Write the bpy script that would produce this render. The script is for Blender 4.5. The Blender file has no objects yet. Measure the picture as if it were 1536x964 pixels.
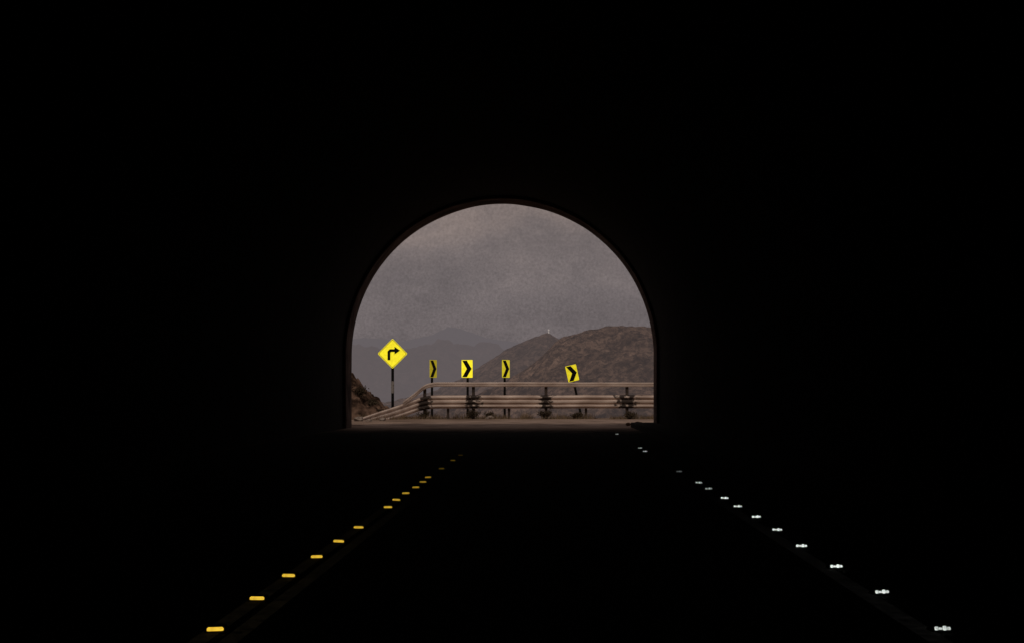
import bpy, bmesh, math, random
from mathutils import Vector, Matrix, noise
random.seed(7)
C = bpy.context.scene.collection
R = math.radians
F = 3000.0; H = 1.3; VX = 822.0; VY = 588.0
def PX(px, Y): return (px-VX)/F*Y
def PZ(py, Y): return H+(VY-py)/F*Y

# ---------------------------------------------------------------- materials
def newmat(name):
    m = bpy.data.materials.new(name); m.use_nodes = True
    nt = m.node_tree; b = nt.nodes['Principled BSDF']
    return m, nt, b
def noisemat(name, c1, c2, scale=5, rough=.9, detail=6, bump=0, bscale=None, stretch=(1,1,1), emis=None, es=0, spec=.3, metal=0, lo=.35, hi=.65):
    m, nt, b = newmat(name); N = nt.nodes; L = nt.links
    tc = N.new('ShaderNodeTexCoord'); mp = N.new('ShaderNodeMapping'); mp.inputs['Scale'].default_value = stretch
    L.new(tc.outputs['Object'], mp.inputs['Vector'])
    n = N.new('ShaderNodeTexNoise'); n.inputs['Scale'].default_value = scale; n.inputs['Detail'].default_value = detail
    L.new(mp.outputs[0], n.inputs['Vector'])
    r = N.new('ShaderNodeValToRGB'); r.color_ramp.elements[0].position = lo; r.color_ramp.elements[1].position = hi
    r.color_ramp.elements[0].color = (*c1, 1); r.color_ramp.elements[1].color = (*c2, 1)
    L.new(n.outputs['Fac'], r.inputs[0]); L.new(r.outputs[0], b.inputs['Base Color'])
    b.inputs['Roughness'].default_value = rough; b.inputs['Specular IOR Level'].default_value = spec; b.inputs['Metallic'].default_value = metal
    if bump:
        n2 = N.new('ShaderNodeTexNoise'); n2.inputs['Scale'].default_value = bscale or scale*3; n2.inputs['Detail'].default_value = 8
        L.new(mp.outputs[0], n2.inputs['Vector'])
        bp = N.new('ShaderNodeBump'); bp.inputs['Strength'].default_value = bump; bp.inputs['Distance'].default_value = .1
        L.new(n2.outputs['Fac'], bp.inputs['Height']); L.new(bp.outputs[0], b.inputs['Normal'])
    if emis:
        b.inputs['Emission Color'].default_value = (*emis, 1); b.inputs['Emission Strength'].default_value = es
    return m
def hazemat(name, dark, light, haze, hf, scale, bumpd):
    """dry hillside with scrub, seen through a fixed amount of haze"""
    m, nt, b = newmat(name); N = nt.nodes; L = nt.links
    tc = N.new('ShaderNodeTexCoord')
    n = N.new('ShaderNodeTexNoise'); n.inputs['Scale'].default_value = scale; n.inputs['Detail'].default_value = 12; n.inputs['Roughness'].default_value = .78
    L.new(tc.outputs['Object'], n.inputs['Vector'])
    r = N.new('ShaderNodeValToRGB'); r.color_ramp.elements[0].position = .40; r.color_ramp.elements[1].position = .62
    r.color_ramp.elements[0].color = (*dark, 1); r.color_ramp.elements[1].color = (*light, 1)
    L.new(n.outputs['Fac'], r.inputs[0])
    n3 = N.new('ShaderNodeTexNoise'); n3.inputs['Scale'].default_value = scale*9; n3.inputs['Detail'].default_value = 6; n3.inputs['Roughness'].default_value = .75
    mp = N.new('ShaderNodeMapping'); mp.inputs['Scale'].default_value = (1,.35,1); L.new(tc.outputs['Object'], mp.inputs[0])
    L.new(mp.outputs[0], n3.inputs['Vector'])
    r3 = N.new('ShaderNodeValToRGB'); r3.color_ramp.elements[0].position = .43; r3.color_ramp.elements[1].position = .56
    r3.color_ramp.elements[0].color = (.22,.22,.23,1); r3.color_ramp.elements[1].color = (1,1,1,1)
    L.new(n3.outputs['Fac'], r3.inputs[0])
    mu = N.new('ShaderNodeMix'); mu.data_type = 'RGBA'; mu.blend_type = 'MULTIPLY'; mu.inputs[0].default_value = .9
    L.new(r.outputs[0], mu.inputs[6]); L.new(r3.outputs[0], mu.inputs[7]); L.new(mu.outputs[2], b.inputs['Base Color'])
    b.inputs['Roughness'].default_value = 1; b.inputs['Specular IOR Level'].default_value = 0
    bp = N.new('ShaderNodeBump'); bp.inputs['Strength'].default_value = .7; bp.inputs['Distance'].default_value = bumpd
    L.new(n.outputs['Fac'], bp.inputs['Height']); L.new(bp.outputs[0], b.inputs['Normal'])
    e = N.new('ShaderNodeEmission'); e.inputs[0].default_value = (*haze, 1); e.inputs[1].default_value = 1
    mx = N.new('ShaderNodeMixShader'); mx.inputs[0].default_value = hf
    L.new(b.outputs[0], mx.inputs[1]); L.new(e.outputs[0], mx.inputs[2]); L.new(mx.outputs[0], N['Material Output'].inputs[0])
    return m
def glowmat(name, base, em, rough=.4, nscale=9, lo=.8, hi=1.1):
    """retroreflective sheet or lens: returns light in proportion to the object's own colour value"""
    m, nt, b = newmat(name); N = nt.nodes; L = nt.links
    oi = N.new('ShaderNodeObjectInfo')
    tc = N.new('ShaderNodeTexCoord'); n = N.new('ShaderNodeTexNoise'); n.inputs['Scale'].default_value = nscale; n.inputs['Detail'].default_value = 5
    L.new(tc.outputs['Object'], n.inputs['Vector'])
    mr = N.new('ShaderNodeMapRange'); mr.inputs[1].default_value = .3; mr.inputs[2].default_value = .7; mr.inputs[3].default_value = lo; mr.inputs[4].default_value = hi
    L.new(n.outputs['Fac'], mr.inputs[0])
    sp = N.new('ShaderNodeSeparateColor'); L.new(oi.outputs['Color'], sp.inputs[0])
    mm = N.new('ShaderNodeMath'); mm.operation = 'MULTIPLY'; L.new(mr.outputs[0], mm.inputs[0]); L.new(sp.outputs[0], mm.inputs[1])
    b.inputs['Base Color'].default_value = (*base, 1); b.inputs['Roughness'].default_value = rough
    b.inputs['Emission Color'].default_value = (*em, 1); L.new(mm.outputs[0], b.inputs['Emission Strength'])  # glow stands in for headlight thrown back
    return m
M = {}
M['lining'] = noisemat('dark_lining', (.006,.005,.005), (.014,.012,.011), 1.5, .95, bump=.5, spec=.05)  # tunnel darkness put into a near-black base colour
M['ring'] = noisemat('portal_concrete', (.04,.025,.021), (.15,.10,.083), 1.1, .95, bump=.6, spec=.1)  # paler than the lining, painting daylight on the last metres of wall
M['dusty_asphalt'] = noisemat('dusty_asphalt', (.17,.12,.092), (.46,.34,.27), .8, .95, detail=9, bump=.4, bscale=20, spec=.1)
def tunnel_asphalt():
    """black asphalt lightened over the last metres to paint in daylight from the exit"""
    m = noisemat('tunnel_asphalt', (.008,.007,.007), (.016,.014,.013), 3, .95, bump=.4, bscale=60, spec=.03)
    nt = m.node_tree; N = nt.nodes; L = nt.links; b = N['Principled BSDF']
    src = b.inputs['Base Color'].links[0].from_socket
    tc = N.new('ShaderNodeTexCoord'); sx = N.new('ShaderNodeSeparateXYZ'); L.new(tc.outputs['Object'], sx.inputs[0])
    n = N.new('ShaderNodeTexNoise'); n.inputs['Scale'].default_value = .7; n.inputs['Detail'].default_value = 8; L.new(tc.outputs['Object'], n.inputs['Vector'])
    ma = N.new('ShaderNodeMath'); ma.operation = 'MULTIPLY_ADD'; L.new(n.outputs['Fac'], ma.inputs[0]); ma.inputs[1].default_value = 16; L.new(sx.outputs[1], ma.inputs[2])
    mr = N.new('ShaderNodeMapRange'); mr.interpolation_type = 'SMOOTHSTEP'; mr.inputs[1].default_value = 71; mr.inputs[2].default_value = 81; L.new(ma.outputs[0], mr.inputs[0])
    mx = N.new('ShaderNodeMix'); mx.data_type = 'RGBA'; L.new(mr.outputs[0], mx.inputs[0]); L.new(src, mx.inputs[6]); mx.inputs[7].default_value = (.42,.30,.235,1)  # paler colour stands in for exit light on the road
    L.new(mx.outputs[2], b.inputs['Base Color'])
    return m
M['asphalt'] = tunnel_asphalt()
M['ground'] = noisemat('dry_earth', (.15,.105,.08), (.38,.28,.22), .35, 1, detail=10, bump=.8, bscale=2, spec=0)
M['rock'] = noisemat('brown_rock', (.035,.022,.016), (.19,.12,.085), 1.6, 1, detail=12, bump=1, bscale=5, spec=0, lo=.4, hi=.62)
M['walk'] = noisemat('stained_concrete', (.012,.011,.01), (.03,.026,.024), 2, .95, bump=.4, spec=.05)
M['post'] = noisemat('weathered_post', (.04,.03,.025), (.10,.075,.06), 8, .9)
M['black'] = noisemat('black_paint', (.006,.006,.006), (.014,.013,.012), 12, .6, spec=.1)
M['whiteband'] = noisemat('dirty_white_paint', (.22,.2,.18), (.4,.37,.34), 14, .7)
M['galv'] = noisemat('galvanised_rail', (.48,.37,.305), (.80,.66,.56), .9, .6, detail=7, stretch=(1,2,2), spec=.3)
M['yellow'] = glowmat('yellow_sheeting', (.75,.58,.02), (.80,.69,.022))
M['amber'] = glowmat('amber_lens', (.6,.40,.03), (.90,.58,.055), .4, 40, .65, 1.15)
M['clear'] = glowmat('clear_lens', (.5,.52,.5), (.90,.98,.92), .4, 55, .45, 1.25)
M['stud'] = noisemat('stud_casting', (.01,.01,.01), (.03,.03,.028), 40, .7)
M['twig'] = noisemat('dry_twig', (.05,.035,.025), (.12,.085,.06), 12, 1, spec=0)
M['leaf'] = noisemat('dusty_leaf', (.04,.03,.021), (.10,.076,.05), 3, 1, spec=0)
M['straw'] = noisemat('dry_straw', (.14,.1,.06), (.3,.22,.14), 4, 1, spec=0)
M['stone'] = noisemat('pale_stone', (.2,.16,.13), (.42,.35,.3), 5, 1, bump=.6, spec=0)
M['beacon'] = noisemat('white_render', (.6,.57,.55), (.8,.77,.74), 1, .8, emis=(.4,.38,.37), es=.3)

# painted lines, partly worn
def linemat(name, col, glow):
    m, nt, b = newmat(name); N = nt.nodes; L = nt.links
    tc = N.new('ShaderNodeTexCoord'); n = N.new('ShaderNodeTexNoise'); n.inputs['Scale'].default_value = 7; n.inputs['Detail'].default_value = 9; n.inputs['Roughness'].default_value = .8
    L.new(tc.outputs['Object'], n.inputs['Vector'])
    r = N.new('ShaderNodeValToRGB'); r.color_ramp.elements[0].position = .4; r.color_ramp.elements[1].position = .6
    r.color_ramp.elements[0].color = (.02,.018,.016,1); r.color_ramp.elements[1].color = (*col, 1)
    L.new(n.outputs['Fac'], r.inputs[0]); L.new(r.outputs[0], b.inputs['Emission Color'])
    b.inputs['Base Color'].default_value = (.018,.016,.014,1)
    # headlight return painted as glow, faded out with distance
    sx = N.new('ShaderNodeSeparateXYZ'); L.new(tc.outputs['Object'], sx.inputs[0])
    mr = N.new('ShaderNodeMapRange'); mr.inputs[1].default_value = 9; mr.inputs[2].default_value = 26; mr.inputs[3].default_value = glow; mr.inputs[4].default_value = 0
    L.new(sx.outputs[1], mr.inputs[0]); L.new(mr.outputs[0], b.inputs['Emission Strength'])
    b.inputs['Roughness'].default_value = .95; b.inputs['Specular IOR Level'].default_value = .03
    return m
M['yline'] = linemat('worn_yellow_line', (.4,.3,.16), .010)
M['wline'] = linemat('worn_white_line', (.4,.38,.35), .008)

# rail with dark tar daubs round the posts
RAILX = [-6.15, -3.73, -.10, 3.95, 7.7]
def daubmat():
    m = noisemat('galvanised_rail_with_black_daubs', (.48,.37,.305), (.80,.66,.56), .9, .6, detail=7, stretch=(1,2,2), spec=.3)
    nt = m.node_tree; N = nt.nodes; L = nt.links; b = N['Principled BSDF']
    src = b.inputs['Base Color'].links[0].from_socket
    tc = N.new('ShaderNodeTexCoord'); sx = N.new('ShaderNodeSeparateXYZ'); L.new(tc.outputs['Object'], sx.inputs[0])
    n = N.new('ShaderNodeTexNoise'); n.inputs['Scale'].default_value = 4.5; n.inputs['Detail'].default_value = 5
    mp = N.new('ShaderNodeMapping'); mp.inputs['Rotation'].default_value = (0,R(40),0); mp.inputs['Scale'].default_value = (1,.1,1.6)
    L.new(tc.outputs['Object'], mp.inputs[0]); L.new(mp.outputs[0], n.inputs['Vector'])
    tot = None
    for i, xp in enumerate(RAILX):
        d = N.new('ShaderNodeMath'); d.operation = 'SUBTRACT'; L.new(sx.outputs[0], d.inputs[0]); d.inputs[1].default_value = xp
        a = N.new('ShaderNodeMath'); a.operation = 'ABSOLUTE'; L.new(d.outputs[0], a.inputs[0])
        w = [.42,.50,.48,.72,.4][i]
        mr = N.new('ShaderNodeMapRange'); mr.inputs[1].default_value = w*.3; mr.inputs[2].default_value = w*1.4; mr.inputs[3].default_value = .62; mr.inputs[4].default_value = 0
        L.new(a.outputs[0], mr.inputs[0])
        if tot is None: tot = mr.outputs[0]
        else:
            mx = N.new('ShaderNodeMath'); mx.operation = 'MAXIMUM'; L.new(tot, mx.inputs[0]); L.new(mr.outputs[0], mx.inputs[1]); tot = mx.outputs[0]
    ad = N.new('ShaderNodeMath'); ad.operation = 'MULTIPLY_ADD'; L.new(n.outputs['Fac'], ad.inputs[0]); ad.inputs[1].default_value = 1.5; L.new(tot, ad.inputs[2])
    st = N.new('ShaderNodeMapRange'); st.inputs[1].default_value = 1.10; st.inputs[2].default_value = 1.28; L.new(ad.outputs[0], st.inputs[0])
    mix = N.new('ShaderNodeMix'); mix.data_type = 'RGBA'; L.new(st.outputs[0], mix.inputs[0]); L.new(src, mix.inputs[6]); mix.inputs[7].default_value = (.05,.037,.03,1)
    L.new(mix.outputs[2], b.inputs['Base Color'])
    return m
M['daub'] = daubmat()

# ---------------------------------------------------------------- mesh helpers
def obj(name, bm, mat, parent=None, smooth=False):
    me = bpy.data.meshes.new(name); bmesh.ops.recalc_face_normals(bm, faces=bm.faces) if len(bm.faces) < 20000 else None
    bm.to_mesh(me); bm.free()
    if smooth:
        for p in me.polygons: p.use_smooth = True
    me.materials.append(mat)
    o = bpy.data.objects.new(name, me); C.objects.link(o)
    if parent: o.parent = parent
    return o
def tag(o, label=None, cat=None, group=None, kind=None):
    if label: o['label'] = label
    if cat: o['category'] = cat
    if group: o['group'] = group
    if kind: o['kind'] = kind
    return o
def thing(name, label, cat, loc=(0,0,0), rz=0, group=None):
    o = bpy.data.objects.new(name, None); C.objects.link(o); o.location = loc; o.rotation_euler = (0,0,rz); o.empty_display_size = .2
    return tag(o, label, cat, group)
def box(bm, c, s, rot=None, bev=0):
    r = bmesh.ops.create_cube(bm, size=1); vs = r['verts']
    bmesh.ops.scale(bm, vec=s, verts=vs)
    if bev:
        es = list({e for v in vs for e in v.link_edges}); rr = bmesh.ops.bevel(bm, geom=es, offset=bev, segments=2, affect='EDGES')
        vs = list({v for f in rr['faces'] for v in f.verts} | {v for v in vs if v.is_valid})
    if rot: bmesh.ops.rotate(bm, cent=(0,0,0), matrix=rot, verts=vs)
    bmesh.ops.translate(bm, vec=c, verts=vs)
def tube(bm, p0, p1, r0, r1=None, n=12):
    p0 = Vector(p0); p1 = Vector(p1); r1 = r0 if r1 is None else r1
    d = p1-p0; q = d.to_track_quat('Z', 'Y').to_matrix().to_4x4()
    bmesh.ops.create_cone(bm, cap_ends=True, segments=n, radius1=r0, radius2=r1, depth=d.length, matrix=Matrix.Translation((p0+p1)/2) @ q)
def plate(bm, pts, y0, y1):
    a = [bm.verts.new((x, y0, z)) for x, z in pts]; b = [bm.verts.new((x, y1, z)) for x, z in pts]
    f1 = bm.faces.new(a); f2 = bm.faces.new(b[::-1]); n = len(pts)
    for i in range(n): bm.faces.new((a[i], b[i], b[(i+1) % n], a[(i+1) % n]))
    bm.normal_update()
    bmesh.ops.triangulate(bm, faces=[f1, f2], ngon_method='EAR_CLIP')
def rounded(pts, r, seg=4):
    out = []; n = len(pts)
    for i in range(n):
        p = Vector(pts[i]); a = Vector(pts[i-1]); b = Vector(pts[(i+1) % n])
        da = (a-p).normalized()*r; db = (b-p).normalized()*r
        for k in range(seg+1):
            t = k/seg; out.append(tuple((p+da)*(1-t)**2 + p*2*t*(1-t) + (p+db)*t*t))
    return out
def ringplate(bm, po, pi, y0, y1):
    n = len(po)
    A = [bm.verts.new((x, y0, z)) for x, z in po]; B = [bm.verts.new((x, y0, z)) for x, z in pi]
    A2 = [bm.verts.new((x, y1, z)) for x, z in po]; B2 = [bm.verts.new((x, y1, z)) for x, z in pi]
    for i in range(n):
        j = (i+1) % n
        bm.faces.new((A[i], A[j], B[j], B[i])); bm.faces.new((A2[i], A2[j], B2[j], B2[i]))
        bm.faces.new((A[i], A[j], A2[j], A2[i])); bm.faces.new((B[i], B[j], B2[j], B2[i]))
def grid(name, xs, ys, zf, mat, smooth=True, parent=None):
    vs = [(x, y, zf(x, y)) for y in ys for x in xs]; nx = len(xs)
    fs = [(j*nx+i, j*nx+i+1, (j+1)*nx+i+1, (j+1)*nx+i) for j in range(len(ys)-1) for i in range(nx-1)]
    me = bpy.data.meshes.new(name); me.from_pydata(vs, [], fs); me.materials.append(mat)
    if smooth:
        for p in me.polygons: p.use_smooth = True
    o = bpy.data.objects.new(name, me); C.objects.link(o)
    if parent: o.parent = parent
    return o
def lin(a, b, n): return [a+(b-a)*i/(n-1) for i in range(n)]
def fbm(x, y, z, o=5): return noise.fractal(Vector((x, y, z)), 1.0, 2.0, o)
def ridged(x, y, z, o=5):
    s = 0; a = 1; t = 0
    for i in range(o):
        s += a*(1-abs(noise.noise(Vector((x, y, z+i*7))))*2); t += a; a *= .5; x *= 2.1; y *= 2.1
    return s/t
def sm(t): t = max(0, min(1, t)); return t*t*(3-2*t)

# ---------------------------------------------------------------- ground, valley and hills
def gz(x, y):
    if y < 103.5: return -.02
    z = -60*sm((y-103.5)/150)
    return -.02 + z + (fbm(x*.01, y*.01, 0)*6 if y > 180 else 0)
xs = sorted(set([-9000,-6000,-4000,-2500,-1500,-900,-500,-300,-180,-110] + lin(-70, 70, 71) + [110,180,300,500,900,1500,2500,4000,6000,9000]))
ys = sorted(set([-400,-200,-100,-40,0,40] + lin(70, 130, 61) + lin(135, 300, 34) + [340,400,480,600,800,1000,1400,2000,3000,4500,7000,12000]))
tag(grid('ground', xs, ys, gz, M['ground']), kind='structure')

def interp(pts, x):
    if x <= pts[0][0]: return pts[0][1]
    for (a, b), (c, d) in zip(pts, pts[1:]):
        if x <= c: return b+(d-b)*(x-a)/(c-a)
    return pts[-1][1]
def hill(name, Y, outline, depth, zb, xr, nx, ny, mat, rough, gully, seed):
    pts = [(PX(a, Y), PZ(b, Y)) for a, b in outline]
    def zf(x, y):
        t = abs(y-Y)/depth
        yy = (y-Y)
        top = interp(pts, x)
        g = (1-sm(t))*.6 + max(0, 1-t)*.4
        wx = x+fbm(x/gully*.8, yy/gully*.5, seed+50, 3)*gully*.4
        gl = ridged(wx/(gully), yy/(gully*3.5), seed)
        fade = sm(t*5)
        return zb + (top-zb)*g + (gl-.55)*gully*.26*fade*max(0,(1-t)) + fbm(x/(gully*.22), yy/(gully*.3), seed, 6)*rough*(.6+fade)
    x0, x1 = xr
    o = grid(name, lin(PX(x0, Y), PX(x1, Y), nx), lin(Y-depth, Y+depth*.5, ny), zf, mat, smooth=True)
    return tag(o, kind='structure')
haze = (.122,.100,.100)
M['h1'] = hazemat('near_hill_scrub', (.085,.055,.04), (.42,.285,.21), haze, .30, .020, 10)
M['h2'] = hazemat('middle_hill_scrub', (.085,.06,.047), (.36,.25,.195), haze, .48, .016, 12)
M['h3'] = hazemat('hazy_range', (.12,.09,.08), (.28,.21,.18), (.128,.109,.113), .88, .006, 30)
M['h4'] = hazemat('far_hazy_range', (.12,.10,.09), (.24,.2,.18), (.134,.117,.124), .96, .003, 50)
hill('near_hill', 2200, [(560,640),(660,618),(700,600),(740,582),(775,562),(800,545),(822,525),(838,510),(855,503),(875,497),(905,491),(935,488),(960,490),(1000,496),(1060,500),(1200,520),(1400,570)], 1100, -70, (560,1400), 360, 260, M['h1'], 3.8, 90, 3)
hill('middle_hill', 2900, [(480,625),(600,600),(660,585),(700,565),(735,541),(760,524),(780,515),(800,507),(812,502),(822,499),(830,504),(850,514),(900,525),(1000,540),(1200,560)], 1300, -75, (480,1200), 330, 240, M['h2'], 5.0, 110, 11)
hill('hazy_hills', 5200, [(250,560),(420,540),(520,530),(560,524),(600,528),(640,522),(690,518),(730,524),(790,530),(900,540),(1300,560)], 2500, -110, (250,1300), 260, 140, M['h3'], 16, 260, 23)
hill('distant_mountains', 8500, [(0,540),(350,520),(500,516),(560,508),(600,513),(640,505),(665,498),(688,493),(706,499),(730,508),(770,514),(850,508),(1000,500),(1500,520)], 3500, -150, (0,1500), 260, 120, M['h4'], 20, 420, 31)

# beacon on the summit
bx_, by_ = PX(823, 2900), 2900
bt = thing('summit_beacon', 'tiny white beacon tower on the hill summit', 'tower', (bx_, by_, PZ(500.5, 2900)))
bm = bmesh.new(); tube(bm, (0,0,-3), (0,0,4.6), 1.1, .8, 12); obj('tower_shaft', bm, M['beacon'], bt)
bm = bmesh.new(); tube(bm, (0,0,4.6), (0,0,6.6), 1.5, 1.1, 12); obj('tower_cap', bm, M['beacon'], bt)
bm = bmesh.new(); box(bm, (-3,0,-1), (4,4,3), bev=.1); obj('tower_hut', bm, M['whiteband'], bt)

# ---------------------------------------------------------------- tunnel
MY = 75.0; CX = PX(754, MY); RR = 5.66; SZ = PZ(533, MY)   # mouth, axis, radius, springing height
def arch(r, n=48, zb=-.3):
    p = [(CX-r, zb), (CX-r, .8), (CX-r, 1.8)]
    for i in range(n+1):
        a = math.pi - math.pi*i/n; p.append((CX+r*math.cos(a), SZ+r*math.sin(a)))
    return p+[(CX+r, 1.8), (CX+r, .8), (CX+r, zb)]
def sweep(bm, prof, ys_, jit=0, fr=.5):
    rows = []
    for y in ys_:
        rows.append([bm.verts.new((x+(jit*fbm(x*fr, y*fr, z*fr, 3) if jit else 0), y, z+(jit*fbm(x*fr+9, y*fr, z*fr, 3) if jit else 0))) for x, z in prof])
    for a, b in zip(rows, rows[1:]):
        for i in range(len(prof)-1): bm.faces.new((a[i], a[i+1], b[i+1], b[i]))
    return rows
tn = thing('tunnel', 'pitch dark arched road tunnel framing the bright exit', 'tunnel', (0,0,0))
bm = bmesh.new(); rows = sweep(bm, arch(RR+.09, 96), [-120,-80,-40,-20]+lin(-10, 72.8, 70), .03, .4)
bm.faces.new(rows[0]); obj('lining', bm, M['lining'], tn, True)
bm = bmesh.new()
i_, o_ = arch(RR, 120), arch(RR+.7, 120)
ra = sweep(bm, i_, lin(72.6, MY, 7), .018, .4); rb = sweep(bm, o_, [72.6, MY])
for k in (0, -1):
    a, b = ra[k], rb[k]
    for i in range(len(a)-1): bm.faces.new((a[i], a[i+1], b[i+1], b[i]))
obj('portal_ring', bm, M['ring'], tn, True)
# headwall with arched hole
bm = bmesh.new()
ar = arch(RR+.68); out = []
for x, z in ar:
    dx, dz = x-CX, z-SZ
    if z <= SZ: out.append((CX+math.copysign(11, dx), z))
    else:
        k = min(11/abs(dx) if abs(dx) > 1e-6 else 1e9, 8.5/dz); out.append((CX+dx*k, SZ+dz*k))
A = [bm.verts.new((x, MY-.15, z)) for x, z in ar]; B = [bm.verts.new((x, MY-.15, z)) for x, z in out]
A2 = [bm.verts.new((x, MY-.75, z)) for x, z in ar]; B2 = [bm.verts.new((x, MY-.75, z)) for x, z in out]
for i in range(len(ar)-1):
    bm.faces.new((A[i], A[i+1], B[i+1], B[i])); bm.faces.new((A2[i], A2[i+1], B2[i+1], B2[i])); bm.faces.new((B[i], B[i+1], B2[i+1], B2[i]))
obj('headwall', bm, M['ring'], tn)
# mountain the tunnel runs through
prof = [(77.5,-.3),(77,3),(76.4,6),(75.9,9),(75,11),(68,15),(55,22),(38,29),(10,40),(-30,52),(-90,60),(-260,66)]
bm = bmesh.new(); hx = [-160,-120,-90,-70,-55]+lin(-45, -12.8, 16)+lin(-11, 9.0, 12)+lin(10.8, 45, 16)+[55,70,90,120,160]
cols = []
for x in hx:
    c = []
    for k, (y, z) in enumerate(prof):
        inside = abs(x-CX) < 10.9
        if inside and k < 4: c.append(None); continue
        j = 0 if (abs(x-CX) < 12 and k < 5) else 1
        c.append(bm.verts.new((x+j*fbm(x, z, 3, 3)*.5, (74.6 if inside and k == 4 else y)+j*fbm(x*.2, z*.2, 1)*1.2, max(-.3, z)+j*fbm(x*.1, y*.1, 5)*1.0)))
    cols.append(c)
for a, b in zip(cols, cols[1:]):
    for k in range(len(prof)-1):
        q = (a[k], a[k+1], b[k+1], b[k])
        if all(q): bm.faces.new(q)
tag(obj('mountainside', bm, M['rock']), kind='structure')

# ---------------------------------------------------------------- road
def path_pts(off):
    """centre line down the tunnel then an arc to the right; off > 0 is to the right"""
    cx, r = 12.2, 14.0
    p = [(-1.8+off, y) for y in [-118,-60,-20]+lin(0, 76.0, 39)]
    return p, [(cx-(r-off)*math.cos(a), 79+(r-off)*math.sin(a)) for a in lin(0, math.pi/2, 24)] + [(x, 79+(r-off)) for x in (20, 40, 70)]
def strip(name, o1, o2, z, mat, which, ymax=1e9):
    a, b = path_pts(o1)[which], path_pts(o2)[which]
    if which == 1: a = [(o1-1.8, 76.0)]+a; b = [(o2-1.8, 76.0)]+b
    a = [p for p in a if p[1] <= ymax]; b = [p for p in b if p[1] <= ymax]
    bm = bmesh.new()
    A = [bm.verts.new((x, y, z)) for x, y in a]; B = [bm.verts.new((x, y, z)) for x, y in b]
    for i in range(len(A)-1): bm.faces.new((A[i], A[i+1], B[i+1], B[i]))
    return tag(obj(name, bm, mat), kind='structure')
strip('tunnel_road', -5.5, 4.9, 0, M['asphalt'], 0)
strip('outside_road', -5.5, 4.9, 0, M['dusty_asphalt'], 1)
strip('yellow_centre_line', -.07, .03, .005, M['yline'], 0, 50)
strip('yellow_centre_line', .09+.0, .19, .005, M['yline'], 0, 50)
strip('white_edge_line', 3.78, 3.90, .005, M['wline'], 0, 50)
# raised walkway against the right wall
bm = bmesh.new(); box(bm, (3.1+.5, -21.5, .03), (1.0, 193, .3), bev=.02)
tag(obj('walkway', bm, M['walk']), kind='structure')
bm = bmesh.new(); rn = random.Random(3)
for k in range(12):
    s = rn.uniform(.07, .15); r_ = bmesh.ops.create_icosphere(bm, subdivisions=2, radius=s)
    cx_, cy_ = 3.15+rn.random()*.9, 75.6+rn.random()*4
    for v in r_['verts']: v.co = v.co*(1+.45*noise.noise(v.co*5+Vector((k*4,0,0)))); v.co.z *= .7; v.co += Vector((cx_, cy_, s*.4))
tag(obj('rubble_heap', bm, M['rock']), 'low heap of dark rubble at the right foot of the tunnel mouth', 'rubble', kind='stuff')

# ---------------------------------------------------------------- road studs
def lens_bm(cells):
    bm = bmesh.new(); w = .09; n = cells
    rot = Matrix.Rotation(R(-20), 3, 'X')
    if n == 1: box(bm, (0,-.050,.017), (w, .014, .026), rot, bev=.0055)
    else:
        cw = w/n
        for i in range(n):
            h = [.022,.016,.026,.019][i]
            box(bm, (-w/2+cw*(i+.5), -.050, .016+(h-.02)*.3), (cw*.93, .010, h), rot, bev=.003)
    return bm
def stud_body():
    bm = bmesh.new()
    lo = [(-.06,-.06,0),(.06,-.06,0),(.06,.06,0),(-.06,.06,0)]; hi = [(-.053,-.04,.033),(.053,-.04,.033),(.053,.04,.033),(-.053,.04,.033)]
    a = [bm.verts.new(v) for v in lo]; b = [bm.verts.new(v) for v in hi]
    bm.faces.new(a[::-1]); bm.faces.new(b)
    for i in range(4): bm.faces.new((a[i], a[(i+1)%4], b[(i+1)%4], b[i]))
    return bm
ORD = ['first','second','third','fourth','fifth','sixth','seventh','eighth','ninth','tenth','eleventh','twelfth','thirteenth','fourteenth','fifteenth','sixteenth']
def studs(name, x0, ysg, mat, cells, colour, side, group):
    root = body = lens = None
    for i, (y, g) in enumerate(ysg):
        y = y*.982+.03
        lab = f'{colour} reflective road stud on the {side} line, {ORD[i]} from the camera'
        if i == 0:
            root = thing(name, lab, 'road stud', (x0, y, .006), 0, group)
            body = obj('stud_base', stud_body(), M['stud'], root); lens = obj('reflector', lens_bm(cells), mat, root); r, l = root, lens
        else:
            r = root.copy(); C.objects.link(r); r['label'] = lab
            b = body.copy(); C.objects.link(b); b.parent = r
            l = lens.copy(); C.objects.link(l); l.parent = r
        r.location = (x0+random.uniform(-.015,.015), y, .006); r.rotation_euler = (0,R(random.uniform(-2.5,2.5)),R(random.uniform(-7,7)))
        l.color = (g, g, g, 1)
ly = [(11.0,1.0),(12.65,.9),(14.22,.85),(15.85,.8),(17.5,.75),(19.3,.62),(22.7,.62),(24.25,.5),(25.85,.42),(27.45,.30),(29.1,.27),(30.7,.25),(34.2,.06),(38.3,.08),(41.5,.03)]
ry = [(11.05,.6),(13.08,.8),(15.0,1.0),(17.0,.95),(19.0,.8),(20.97,1.0),(22.9,.75),(24.7,.9),(27.1,.3),(28.9,.45),(33.0,.08),(44.3,.42),(46.9,.32),(62.5,.30)]
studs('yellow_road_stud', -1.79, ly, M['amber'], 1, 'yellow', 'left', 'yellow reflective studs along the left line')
studs('white_road_stud', 2.13, ry, M['clear'], 4, 'white', 'right', 'white reflective studs along the right line')

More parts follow.
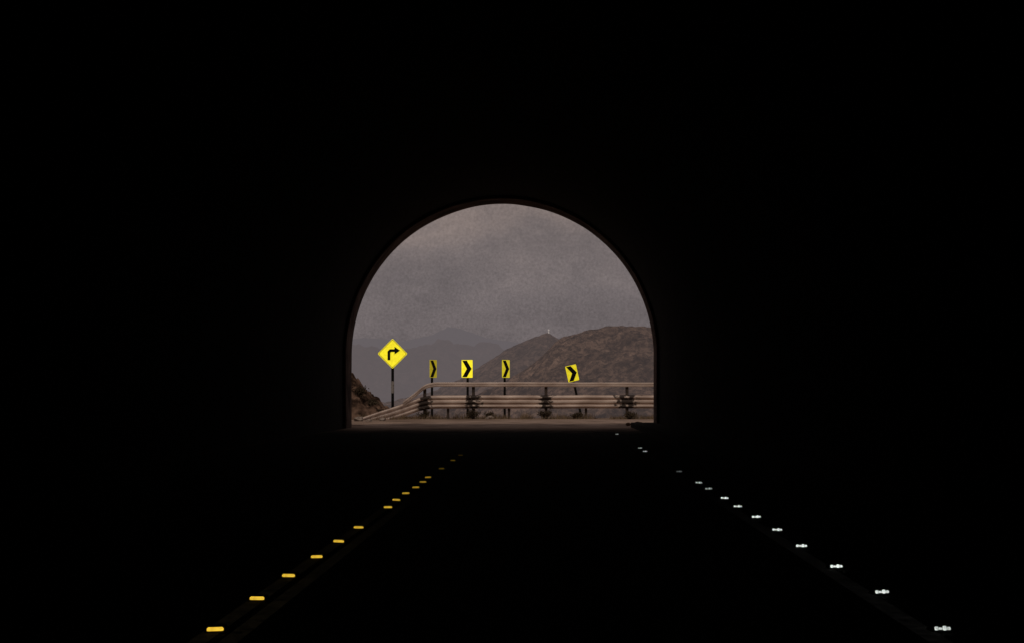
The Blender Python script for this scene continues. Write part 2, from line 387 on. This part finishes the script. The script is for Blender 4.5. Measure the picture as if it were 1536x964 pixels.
# ---------------------------------------------------------------- guardrail
gr = thing('guardrail', 'ribbed metal guardrail with a top rail, black daubs and a turned-down left end', 'guardrail', (0,0,0))
gpath = [(11.5,101.2,.48,1),(9.5,100.6,.49,1),(7.7,100.2,.5,1),(3.95,100,.51,1),(-.10,100,.5,1),(-3.73,100,.5,1),(-5.2,100,.5,1),(-5.8,99.95,.48,1),(-6.3,99.7,.39,1),(-6.8,99.25,.23,1),(-7.5,98.3,.0,.95),(-8.3,97.1,-.22,.85),(-9.0,96.1,-.42,.75)]
pr = [(0,.0),(.03,.0),(.06,.05),(.09,.085),(.14,.085),(.17,.05),(.20,0),(.235,0),(.265,.05),(.30,.085),(.37,.085),(.40,.05),(.43,0),(.465,0),(.495,.05),(.53,.085),(.58,.085),(.61,.05),(.635,0),(.66,0)]
loop = pr+[(t, d-.012) for t, d in reversed(pr)]
bm = bmesh.new(); rows = []
def catmull(P, n=6):
    out = []
    for i in range(len(P)-1):
        p0 = P[max(0,i-1)]; p1 = P[i]; p2 = P[i+1]; p3 = P[min(len(P)-1,i+2)]
        for k in range(n):
            t = k/n
            out.append(tuple(.5*((2*b)+(-a+c)*t+(2*a-5*b+4*c-d)*t*t+(-a+3*b-3*c+d)*t**3) for a, b, c, d in zip(p0, p1, p2, p3)))
    return out+[P[-1]]
for x, y, z, s in catmull(gpath):
    w = .022*fbm(x*.45, 0, 2, 3)
    rows.append([bm.verts.new((x, y-.12-d, z+t*s+w)) for t, d in loop])
for a, b in zip(rows, rows[1:]):
    n = len(a)
    for i in range(n): bm.faces.new((a[i], a[(i+1)%n], b[(i+1)%n], b[i]))
bm.faces.new(rows[0]); bm.faces.new(rows[-1])
obj('ribbed_beam', bm, M['daub'], gr)
def railbar(pts, h, d):
    bm = bmesh.new(); rows = []
    sec = [(-d/2,-h/2),(-d/2-.02,-h*.3),(-d/2-.02,-h*.05),(-d/2+.02,0),(-d/2-.02,h*.08),(-d/2-.02,h*.35),(-d/2,h/2),(d/2,h/2),(d/2,-h/2)]
    for x, y, z in catmull(pts, 5):
        w = .02*fbm(x*.45, 4, 2, 3)
        rows.append([bm.verts.new((x, y+a, z+b+w)) for a, b in sec])
    for a, b in zip(rows, rows[1:]):
        n = len(a)
        for i in range(n): bm.faces.new((a[i], a[(i+1)%n], b[(i+1)%n], b[i]))
    bm.faces.new(rows[0]); bm.faces.new(rows[-1]); return bm
obj('top_rail', railbar([(11.5,101.1,1.66),(7.7,100.1,1.69),(3.95,99.9,1.685),(-.1,99.9,1.695),(-3.73,99.9,1.70),(-5.2,99.9,1.70),(-5.75,99.85,1.68),(-6.15,99.7,1.56),(-6.6,99.3,1.18),(-7.15,98.65,.72)], .22, .1), M['galv'], gr)
for x in RAILX:
    bm = bmesh.new(); yb = 100.02 if x < 7 else 100.22
    if x < -6: yb = 99.85
    box(bm, (x, yb, .82 if x > -6 else .72), (.15, .16, 1.78 if x > -6 else 1.5), bev=.015)
    obj('post', bm, M['post'], gr)
for x, y, h in ((-7.3, 98.72, .6), (-1.95, 100.06, 1.1), (1.9, 100.06, 1.1), (-5.0, 100.06, 1.1)):
    bm = bmesh.new(); box(bm, (x, y, h/2-.1), (.12, .12, h), bev=.01); obj('short_post', bm, M['post'], gr)

# ---------------------------------------------------------------- signs
def turn_sign():
    Y = 99.6; k = F/Y
    x = PX(589, Y); zc = PZ(530, Y); hd = 22.5/k
    t = thing('turn_sign', 'yellow diamond sign with black right-turn arrow on banded post', 'road sign', (x, Y, -.05))
    zc += .05
    dia = lambda h: rounded([(0, zc+h), (h, zc), (0, zc-h), (-h, zc)], .07)
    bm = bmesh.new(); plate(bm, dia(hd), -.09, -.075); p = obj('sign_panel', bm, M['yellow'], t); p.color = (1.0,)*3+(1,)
    bm = bmesh.new(); ringplate(bm, dia(hd-.035), dia(hd-.062), -.096, -.0905); obj('border', bm, M['black'], t)
    s = hd/.75; o = zc
    pts = [(-.25,-.32),(-.11,-.32),(-.11,.05),(-.07,.09),(.10,.09),(.10,-.03),(.38,.16),(.10,.35),(.10,.23),(-.14,.23),(-.25,.12)]
    bm = bmesh.new(); plate(bm, [(a*s, o+b*s) for a, b in pts], -.097, -.0905); obj('arrow', bm, M['black'], t)
    bm = bmesh.new(); tube(bm, (0,0,-.2), (0,0,zc+hd*.6), .07, n=14); obj('post', bm, M['black'], t)
    bm = bmesh.new(); zt = PZ(571, Y)+.05; zb = PZ(589, Y)+.05
    tube(bm, (0,0,zb), (0,0,zt), .075, n=14); obj('white_band', bm, M['whiteband'], t)
    for dz in (.25, -.25):
        bm = bmesh.new(); box(bm, (0,-.04,zc+dz), (.3,.06,.05)); obj('bracket', bm, M['post'], t)
turn_sign()
def chevron(px, py, Y, yaw, g, label, lean=0, w=.60, h=.90):
    x = PX(px, Y); zc = PZ(py, Y)
    t = thing('chevron_sign', label, 'road sign', (x, Y, 0), yaw, 'yellow chevron signs behind the guardrail')
    if lean:
        t.rotation_euler = (0, lean, yaw); t.location.x = x-math.sin(lean)*zc
    bm = bmesh.new(); plate(bm, rounded([(-w/2, zc+h/2), (w/2, zc+h/2), (w/2, zc-h/2), (-w/2, zc-h/2)], .04), -.085, -.07)
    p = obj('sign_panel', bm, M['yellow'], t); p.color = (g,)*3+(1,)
    c = [(-.26,.42),(-.01,.42),(.25,0),(-.01,-.42),(-.26,-.42),(-.01,0)]
    bm = bmesh.new(); plate(bm, [(a*w/.6, zc+b*h/.9) for a, b in c], -.092, -.0855); obj('chevron', bm, M['black'], t)
    bm = bmesh.new(); tube(bm, (0,0,-.3), (0,0,zc+h*.4), .06, n=12); obj('post', bm, M['black'], t)
    for dz in (.25,-.25):
        bm = bmesh.new(); box(bm, (0,-.035,zc+dz), (.2,.06,.04)); obj('bracket', bm, M['post'], t)
Yc = 101.4
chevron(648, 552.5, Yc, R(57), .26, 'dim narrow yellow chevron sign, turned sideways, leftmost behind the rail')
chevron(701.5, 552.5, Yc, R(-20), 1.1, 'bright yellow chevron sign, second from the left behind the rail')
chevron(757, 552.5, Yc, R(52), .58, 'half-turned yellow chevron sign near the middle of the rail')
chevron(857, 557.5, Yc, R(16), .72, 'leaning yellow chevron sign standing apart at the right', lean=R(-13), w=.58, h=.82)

# ---------------------------------------------------------------- rocky bank at the left, plants, stones
def bankz(x, y):
    d = -8.0-(y-99)*.03 - x
    s = sm((y-97.2)/2.0)*sm((118-y)/8)
    base = 1.0*min(d, 2.2)+.25*max(0, d-2.2) if d > 0 else d*.3
    r = ridged(x*.55, y*.35, 2, 5)
    return -.15 + s*max(-.2, base*(.62+.5*r) + .4*fbm(x*1.7, y*1.2, 4, 5)*sm(d+.2))
tag(grid('rocky_bank', lin(-34, -7.2, 230), lin(96.6, 119, 150), bankz, M['rock'], smooth=False), kind='structure')

def shrub(name, x, y, z, r, h, n, label, mat, group, seed):
    rnd = random.Random(seed)
    t = thing(name, label, 'shrub', (x, y, z), 0, group)
    bm = bmesh.new(); tips = []
    for k in range(9):
        a = rnd.uniform(0, 6.28); q = rnd.uniform(.3, 1)
        p1 = Vector((math.cos(a)*r*.4*q, math.sin(a)*r*.4*q, h*.5*rnd.uniform(.7, 1.1))); p2 = p1+Vector((math.cos(a)*r*.45*q, math.sin(a)*r*.45*q, h*.4*rnd.uniform(.3, 1.1)))
        tube(bm, (0,0,-.03), p1, .014, .009, 5); tube(bm, p1, p2, .009, .004, 4); tips += [p1, p2, (p1+p2)/2]
    obj('stems', bm, M['twig'], t)
    bm = bmesh.new()
    for k in range(n):
        c = rnd.choice(tips)+Vector((rnd.gauss(0, r*.2), rnd.gauss(0, r*.2), rnd.gauss(0, h*.13)))
        if c.z < .02: c.z = .02+rnd.random()*.1
        u = Vector((rnd.gauss(0,1), rnd.gauss(0,1), rnd.gauss(0,1))).normalized(); v = u.orthogonal().normalized(); s = rnd.uniform(.02, .05)
        bm.faces.new([bm.verts.new(c+u*s*1.6), bm.verts.new(c+v*s*.6), bm.verts.new(c-u*s*1.6), bm.verts.new(c-v*s*.6)])
    obj('foliage', bm, mat, t)
G1 = 'dry shrubs along the foot of the guardrail'
for i, (px, r, h, lab) in enumerate([(636,.34,.42,'dark scrubby shrub by the bend at the left end of guardrail'),(709,.4,.45,'dark dry shrub at guardrail foot below the bright chevron sign'),(735,.25,.36,'small dry shrub at guardrail foot left of the middle chevron sign'),(818,.36,.45,'dark dry shrub at guardrail foot left of the leaning chevron sign'),(866,.3,.32,'low dry shrub directly below the leaning chevron sign'),(945,.45,.38,'wide dry shrub at guardrail foot near the right wall')]):
    Y = 99.45; shrub('dry_shrub', PX(px, Y), Y, -.02, r, h, 380, lab, M['leaf'], G1, 40+i)
for i, (px, Y, r, h, lab) in enumerate([(537,99.5,.5,.55,'bush on top of the rocky bank beside the left wall'),(556,99.8,.4,.4,'bush halfway down the slope of the rocky bank'),(572,99.6,.3,.35,'bush at the foot of the rocky bank near the diamond sign')]):
    x = PX(px, Y); shrub('bank_bush', x, Y, bankz(x, Y)-.05, r, h, 500, lab, M['leaf'], 'bushes on the rocky bank', 70+i)
# dry grass along the rail
bm = bmesh.new(); rnd = random.Random(5)
for k in range(6500):
    x = rnd.uniform(-10.5, 9.5); y = 99.6+rnd.gauss(.3, .55) - (max(0, -6.2-x))*1.1
    if noise.noise(Vector((x*.9, y*.5, 0))) < -.12: continue
    hgt = rnd.uniform(.08, .42)*(.7+.6*noise.noise(Vector((x*1.3, 3, 1)))); a = rnd.uniform(0, 3.14); dx, dy = math.cos(a)*.012, math.sin(a)*.012; lx, ly_ = rnd.gauss(0,.07), rnd.gauss(0,.07)
    bm.faces.new([bm.verts.new((x-dx,y-dy,-.03)), bm.verts.new((x+dx,y+dy,-.03)), bm.verts.new((x+lx,y+ly_,hgt))])
tag(obj('dry_grass', bm, M['straw']), 'thin dry grass tufts along the foot of the guardrail', 'grass', kind='stuff')
for i, (px, Y, s, lab) in enumerate([(539,92,.17,'pale roadside stone closest to the left tunnel wall'),(553,90,.10,'small pale roadside stone right of the larger one by left wall'),(574,94,.11,'pale roadside stone in front of the guardrail turned-down end'),(735,98.9,.14,'pale stone at guardrail foot beside small dry shrub')]):
    bm = bmesh.new(); bmesh.ops.create_icosphere(bm, subdivisions=3, radius=s)
    for v in bm.verts: v.co = Vector((v.co.x*1.3, v.co.y, v.co.z*.75))*(1+.5*noise.noise(v.co*9+Vector((i*5,0,0))))
    o = obj('roadside_stone', bm, M['stone']); o.location = (PX(px, Y), Y, s*.35); tag(o, lab, 'stone', 'pale stones beside the road')

# ---------------------------------------------------------------- world, sun, camera
w = bpy.data.worlds.new('World'); bpy.context.scene.world = w; w.use_nodes = True
N = w.node_tree.nodes; L = w.node_tree.links; bg = N['Background']
sky = N.new('ShaderNodeTexSky'); sky.sky_type = 'NISHITA'; sky.sun_disc = False; sky.sun_elevation = R(52); sky.sun_rotation = R(195)
tc = N.new('ShaderNodeTexCoord'); sx = N.new('ShaderNodeSeparateXYZ'); L.new(tc.outputs['Generated'], sx.inputs[0])
mp = N.new('ShaderNodeMapping'); mp.inputs['Scale'].default_value = (1,1,2.0); L.new(tc.outputs['Generated'], mp.inputs[0])
n1 = N.new('ShaderNodeTexNoise'); n1.inputs['Scale'].default_value = 22; n1.inputs['Detail'].default_value = 9; n1.inputs['Roughness'].default_value = .62; L.new(mp.outputs[0], n1.inputs['Vector'])
# height in the sky, wobbled by the clouds
wob = N.new('ShaderNodeMath'); wob.operation = 'MULTIPLY_ADD'; L.new(n1.outputs['Fac'], wob.inputs[0]); wob.inputs[1].default_value = .06; L.new(sx.outputs[2], wob.inputs[2])
cr = N.new('ShaderNodeValToRGB'); L.new(wob.outputs[0], cr.inputs[0])
E = cr.color_ramp.elements
E[0].position = .02; E[0].color = (.143,.120,.126,1); E[1].position = 1; E[1].color = (.18,.160,.160,1)
for p, c in ((.055,(.143,.121,.126)), (.08,(.158,.133,.136)), (.103,(.178,.147,.145)), (.122,(.220,.174,.160)), (.16,(.198,.163,.157))):
    e = E.new(p); e.color = (*c, 1)
mr = N.new('ShaderNodeMapRange'); mr.inputs[1].default_value = .3; mr.inputs[2].default_value = .7; mr.inputs[3].default_value = .87; mr.inputs[4].default_value = 1.13; L.new(n1.outputs['Fac'], mr.inputs[0])
# fine film grain added to the sky colour
n2 = N.new('ShaderNodeTexNoise'); n2.inputs['Scale'].default_value = 800; n2.inputs['Detail'].default_value = 3; n2.inputs['Roughness'].default_value = .75; L.new(tc.outputs['Generated'], n2.inputs['Vector'])
m2 = N.new('ShaderNodeMapRange'); m2.inputs[1].default_value = .3; m2.inputs[2].default_value = .7; m2.inputs[3].default_value = .82; m2.inputs[4].default_value = 1.18; L.new(n2.outputs['Fac'], m2.inputs[0])
mm = N.new('ShaderNodeMath'); mm.operation = 'MULTIPLY'; L.new(mr.outputs[0], mm.inputs[0]); L.new(m2.outputs[0], mm.inputs[1])
sc = N.new('ShaderNodeVectorMath'); sc.operation = 'SCALE'; L.new(cr.outputs[0], sc.inputs[0]); L.new(mm.outputs[0], sc.inputs['Scale'])
ns = N.new('ShaderNodeVectorMath'); ns.operation = 'SCALE'; L.new(sky.outputs[0], ns.inputs[0]); ns.inputs['Scale'].default_value = .03
mx = N.new('ShaderNodeMix'); mx.data_type = 'RGBA'; mx.inputs[0].default_value = .95; L.new(ns.outputs[0], mx.inputs[6]); L.new(sc.outputs[0], mx.inputs[7])
L.new(mx.outputs[2], bg.inputs[0]); bg.inputs[1].default_value = 1.0

sd = bpy.data.lights.new('sun', 'SUN'); sd.energy = .85; sd.angle = R(14); sd.color = (1,.86,.74)
so = bpy.data.objects.new('sun', sd); C.objects.link(so)
az = R(15); el = R(52)   # sun behind the camera, a little to the left
dirv = Vector((math.sin(az)*math.cos(el), math.cos(az)*math.cos(el), -math.sin(el)))
so.rotation_euler = dirv.to_track_quat('-Z', 'Y').to_euler(); so.location = (0,0,80)

cd = bpy.data.cameras.new('camera'); co = bpy.data.objects.new('camera', cd); C.objects.link(co)
co.location = (0,0,H); co.rotation_euler = (R(90),0,0)
cd.sensor_width = 36; cd.lens = 36*F/1536; cd.shift_x = -(VX-768)/1536; cd.shift_y = (VY-482)/1536
cd.clip_start = .1; cd.clip_end = 30000
bpy.context.scene.camera = co
bpy.context.scene.view_settings.view_transform = 'Standard'
bpy.context.scene.view_settings.look = 'None'
bpy.context.scene.view_settings.exposure = 0
